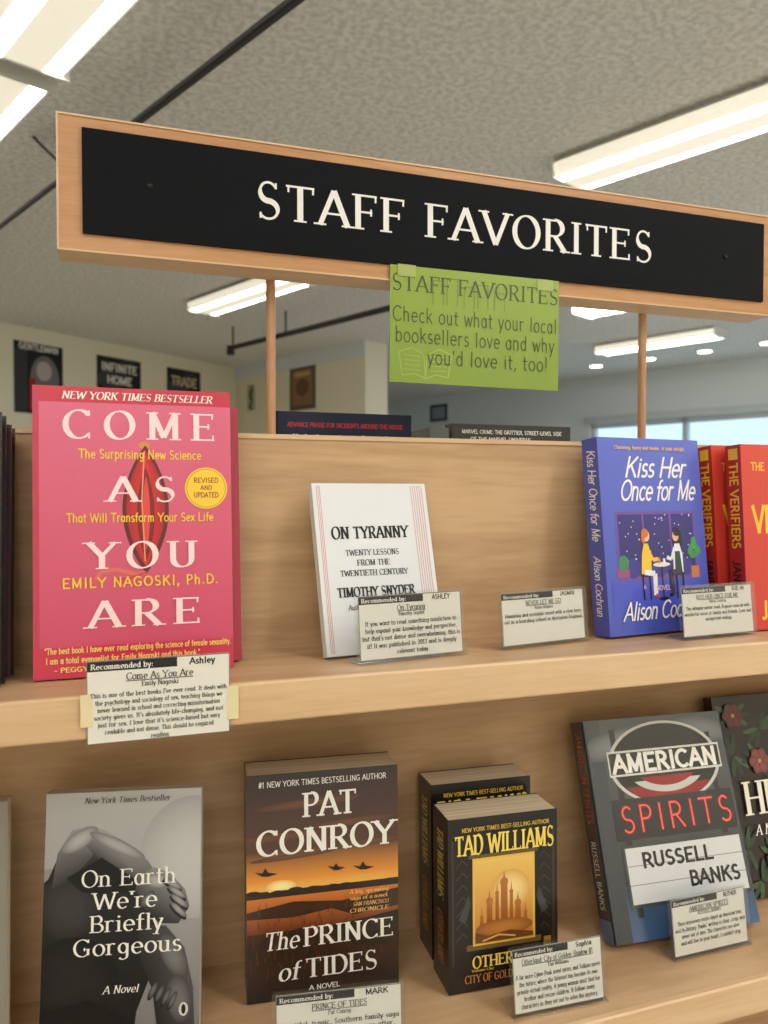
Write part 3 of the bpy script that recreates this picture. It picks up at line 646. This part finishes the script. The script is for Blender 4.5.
boxuv(b, -3.2, .6, V0, V1, 0, CH); boxuv(b, 5.5, 9.7, V0, V1, 0, CH); boxuv(b, .6, 5.5, V0, V1, 0, .9); boxuv(b, .6, 5.5, V0, V1, ZC+.90, CH)
b.make('wall_right', [M_WALLW])
wbox('wall_far', 9.5, 9.7, 5.4, 8.9, 0, CH, mat=M_WALLW)
b = B(); pa = [(7.98, 5.1), (6.074, -2.2), (6.30, -2.2), (8.2, 5.1)]
lo = [R(x, y, 0) for x, y in pa]; hi = [R(x, y, CH) for x, y in pa]
for i in range(4): j = (i+1) % 4; b.poly([lo[i], lo[j], hi[j], hi[i]], (1, 1, 1, 1))
b.poly(lo, (1,)*4); b.poly(hi, (1,)*4); b.make('wall_back', [M_WALL])
wbox('wall_partition', 5.66, 9.5, 5.1, 5.4, 0, CH)
b = B(); boxuv(b, 5.645, 8.0, 5.075, 5.1, CH-.14, CH-.0); b.make('trim_1', [M_WALLW])
b = B()
for z0, z1 in ((.9, .96), (ZC+.84, ZC+.90), (1.62, 1.66)): boxuv(b, .6, 5.5, V0+.04, V0+.12, z0, z1)
for uu in (.6, 1.8, 3.0, 4.2, 5.44): boxuv(b, uu, uu+.06, V0+.04, V0+.12, .9, ZC+.9)
b.make('window_1', [M_FRAMEW])
b = B(); boxuv(b, .55, 5.55, V0-.06, V0-.002, ZC+.90, ZC+.98); b.make('trim_2', [M_FRAMEW])

def fixture(u0, u1, v, w=.28, vis=True):  # vis=False builds an added fill light in the same housing
    b = B(); h = w/2; zt = CH-.001; zb = CH-.09
    boxuv(b, u0, u1, v-h*.75, v+h*.75, CH-.035, zt, mi=0)
    for e0, e1 in ((u0-.012, u0), (u1, u1+.012)): boxuv(b, e0, e1, v-h-.004, v+h+.004, zb-.004, zt-.0, mi=0)
    if vis:
        prof = [(-h, CH-.03, 2), (-h, CH-.06, 2), (-h*.84, CH-.083, 1), (-h*.42, zb, 2), (h*.42, zb, 1), (h*.84, CH-.083, 2), (h, CH-.06, 2), (h, CH-.03, 2)]
    else:
        prof = [(-h, CH-.03, 1), (-h, CH-.06, 1), (-h*.84, CH-.083, 1), (h*.84, CH-.083, 1), (h, CH-.06, 1), (h, CH-.03, 1)]
    for (v0, z0, m_), (v1, z1, _) in zip(prof, prof[1:]): b.poly([R(u0, v+v0, z0), R(u1, v+v0, z0), R(u1, v+v1, z1), R(u0, v+v1, z1)], (1,)*4, m_)
    b.poly([R(u0, v-h, CH-.03), R(u1, v-h, CH-.03), R(u1, v+h, CH-.03), R(u0, v+h, CH-.03)], (1,)*4, 0)
    b.make('fluorescent_or_fill_light', [M_WHITEMET, M_TUBE if vis else M_FILL, M_LENS])
fixture(-.44, 2.0, 3.07); fixture(4.17, 5.39, 3.15); fixture(.25, 2.68, .90, .3); fixture(2.80, 5.2, .90, .3)
fixture(3.0, 4.2, 7.03)
fixture(-2.7, -.3, .90, .3, False); fixture(-2.9, -.6, 3.07, .3, False); fixture(-2.5, -.1, 5.4, .3, False); fixture(-2.5, -.1, -1.2, .3, False); fixture(1.0, 3.4, 5.4, .3, False)  # invented fill fixtures, mostly behind the camera, added to light the books
for uu in (4.89, 4.23, 3.6, 2.97, 2.3):
    b = B(); c0 = R(uu, 8.05, CH)
    b.cyl(c0-Vector((0, 0, .012)), c0-Vector((0, 0, .0005)), .095, mi=0, n=24); b.cyl(c0-Vector((0, 0, .016)), c0-Vector((0, 0, .012)), .07, mi=1, n=24)
    b.make('recessed_downlight', [M_WHITEMET, M_CAN])
b = B(); zp = ZC+1.37; vp = 1.31
b.cyl(R(-2.9, vp, zp), R(6.9, vp, zp), .012, n=10); b.cyl(R(-2.9, vp+.034, zp+.02), R(3.25, vp+.034, zp+.02), .008, n=8)
for uu in (-2, 0, 3.25, 5): b.cyl(R(uu, vp, zp), R(uu, vp, CH), .008, n=8)
boxuv(b, 3.19, 3.31, vp-.06, vp+.06, zp-.035, zp+.035); b.cyl(R(3.25, vp-.08, zp-.01), R(3.25, vp+.07, zp-.06), .02, n=10); b.cyl(R(3.25, vp-.05, zp-.03), R(3.4, vp-.13, CH), .006, n=8)
b.make('ceiling_conduit', [M_BLACKMET])
b = B(); zp = ZC+1.31; b.cyl(R(3.4, 3.8, zp), R(6.04, 3.8, zp), .022, n=10); b.cyl(R(6.04, 3.8, zp-.06), R(6.04, 3.8, zp+.02), .035, n=10)
for uu in (3.6, 5.2, 6.0): b.cyl(R(uu, 3.8, zp), R(uu, 3.8, CH), .008, n=8)
b.make('track_light_rail', [M_BLACKMET])
def poster(name, pos, ex, n, W, H, col, lines, deco=None):
    b = B(); ex = Vector(ex).normalized(); n = Vector(n).normalized(); pos = Vector(pos)+n*.006
    a = Art(b, pos, ex, (0, 0, 1), n, W, H, eps=3e-4)
    c0 = pos-n*.005
    q = [c0, c0+ex*W, c0+ex*W+Vector((0, 0, H)), c0+Vector((0, 0, H))]; q2 = [p+n*.005 for p in q]
    b.poly(q, col); b.poly(q2, col)
    for i in range(4): j = (i+1) % 4; b.poly([q[i], q[j], q2[j], q2[i]], col)
    a.rect(0, 1, 0, 1, col)
    if deco: deco(a)
    for st, c, t, h, w, cc in lines: a.txt(st, c, t, h, w, cc, False, thick=.2)
    b.make(name, [M_MATTE])
def WP(v, z): return R(6.649+.261*v, v, z)
exw = R(.261, 1); nw = R(-1, .261)
def d1(a): a.ell(.62, .5, .3, .34, C(120, 120, 126)); a.ell(.6, .62, .16, .14, C(190, 180, 176)); a.rect(0, .26, 0, .9, C(60, 60, 70)); a.rect(.3, .42, .1, .5, C(170, 40, 44)); a.rect(.3, .8, .05, .14, C(180, 50, 50))
def d2(a): a.ell(.3, .3, .3, .3, C(64, 70, 78)); a.ell(.7, .7, .2, .3, C(56, 60, 70))
poster('wall_poster', WP(2.33, ZC+.723), exw, nw, .49, .64, C(26, 28, 34), [("GENTLEMAN", .5, .9, .08, .8, WH)], d1)
poster('wall_poster', WP(3.174, ZC+1.038), exw, nw, .54, .325, C(34, 38, 42), [("INFINITE", .5, .58, .22, .8, WH), ("HOME", .5, .2, .22, .55, WH)], d2)
poster('wall_poster', WP(4.045, ZC+1.066), exw, nw, .49, .30, C(34, 38, 38), [("TRADE", .5, .4, .3, .75, C(210, 200, 170))], d2)
exb = R(-1, 0); nb = R(0, -1)
def d3(a): a.rect(.1, .9, .1, .9, C(150, 116, 84)); a.ell(.5, .5, .25, .2, C(110, 84, 64)); a.rect(.2, .8, .75, .85, C(200, 170, 120))
poster('wall_poster', R(6.90, 5.1, ZC+.90), exb, nb, .45, .48, C(104, 86, 70), [], d3)
def d4(a):
    for i in range(7): a.ell(.3+.4*random.random(), .1+.12*i, .3, .06, C(70, 84, 60), 10, random.uniform(20, 160))
poster('wall_hanging', R(7.74, 5.1, ZC+.97), exb, nb, .16, .30, C(196, 190, 168), [], d4)
poster('picture_frame', R(8.35, 8.9, ZC+1.12), exb, nb, .36, .26, C(60, 44, 56), [], lambda a: a.rect(.12, .88, .14, .86, C(150, 160, 176)))

# ------------------------------------------------------------ world and camera
w = bpy.data.worlds.new('daylight'); bpy.context.scene.world = w; w.use_nodes = True
bg = w.node_tree.nodes['Background']; bg.inputs[0].default_value = (.60, .84, 1.0, 1); bg.inputs[1].default_value = 1.3
cam = bpy.data.cameras.new('camera'); co = bpy.data.objects.new('camera', cam); bpy.context.scene.collection.objects.link(co)
cam.sensor_width = 36; cam.lens = 770/1024*36; cam.clip_start = .01
co.location = (0, 0, ZC); co.rotation_euler = (math.radians(90-1.41), 0, math.radians(-18.8))
cam.dof.use_dof = True; cam.dof.focus_distance = .72; cam.dof.aperture_fstop = 8
bpy.context.scene.camera = co
bpy.context.scene.view_settings.view_transform = 'Standard'
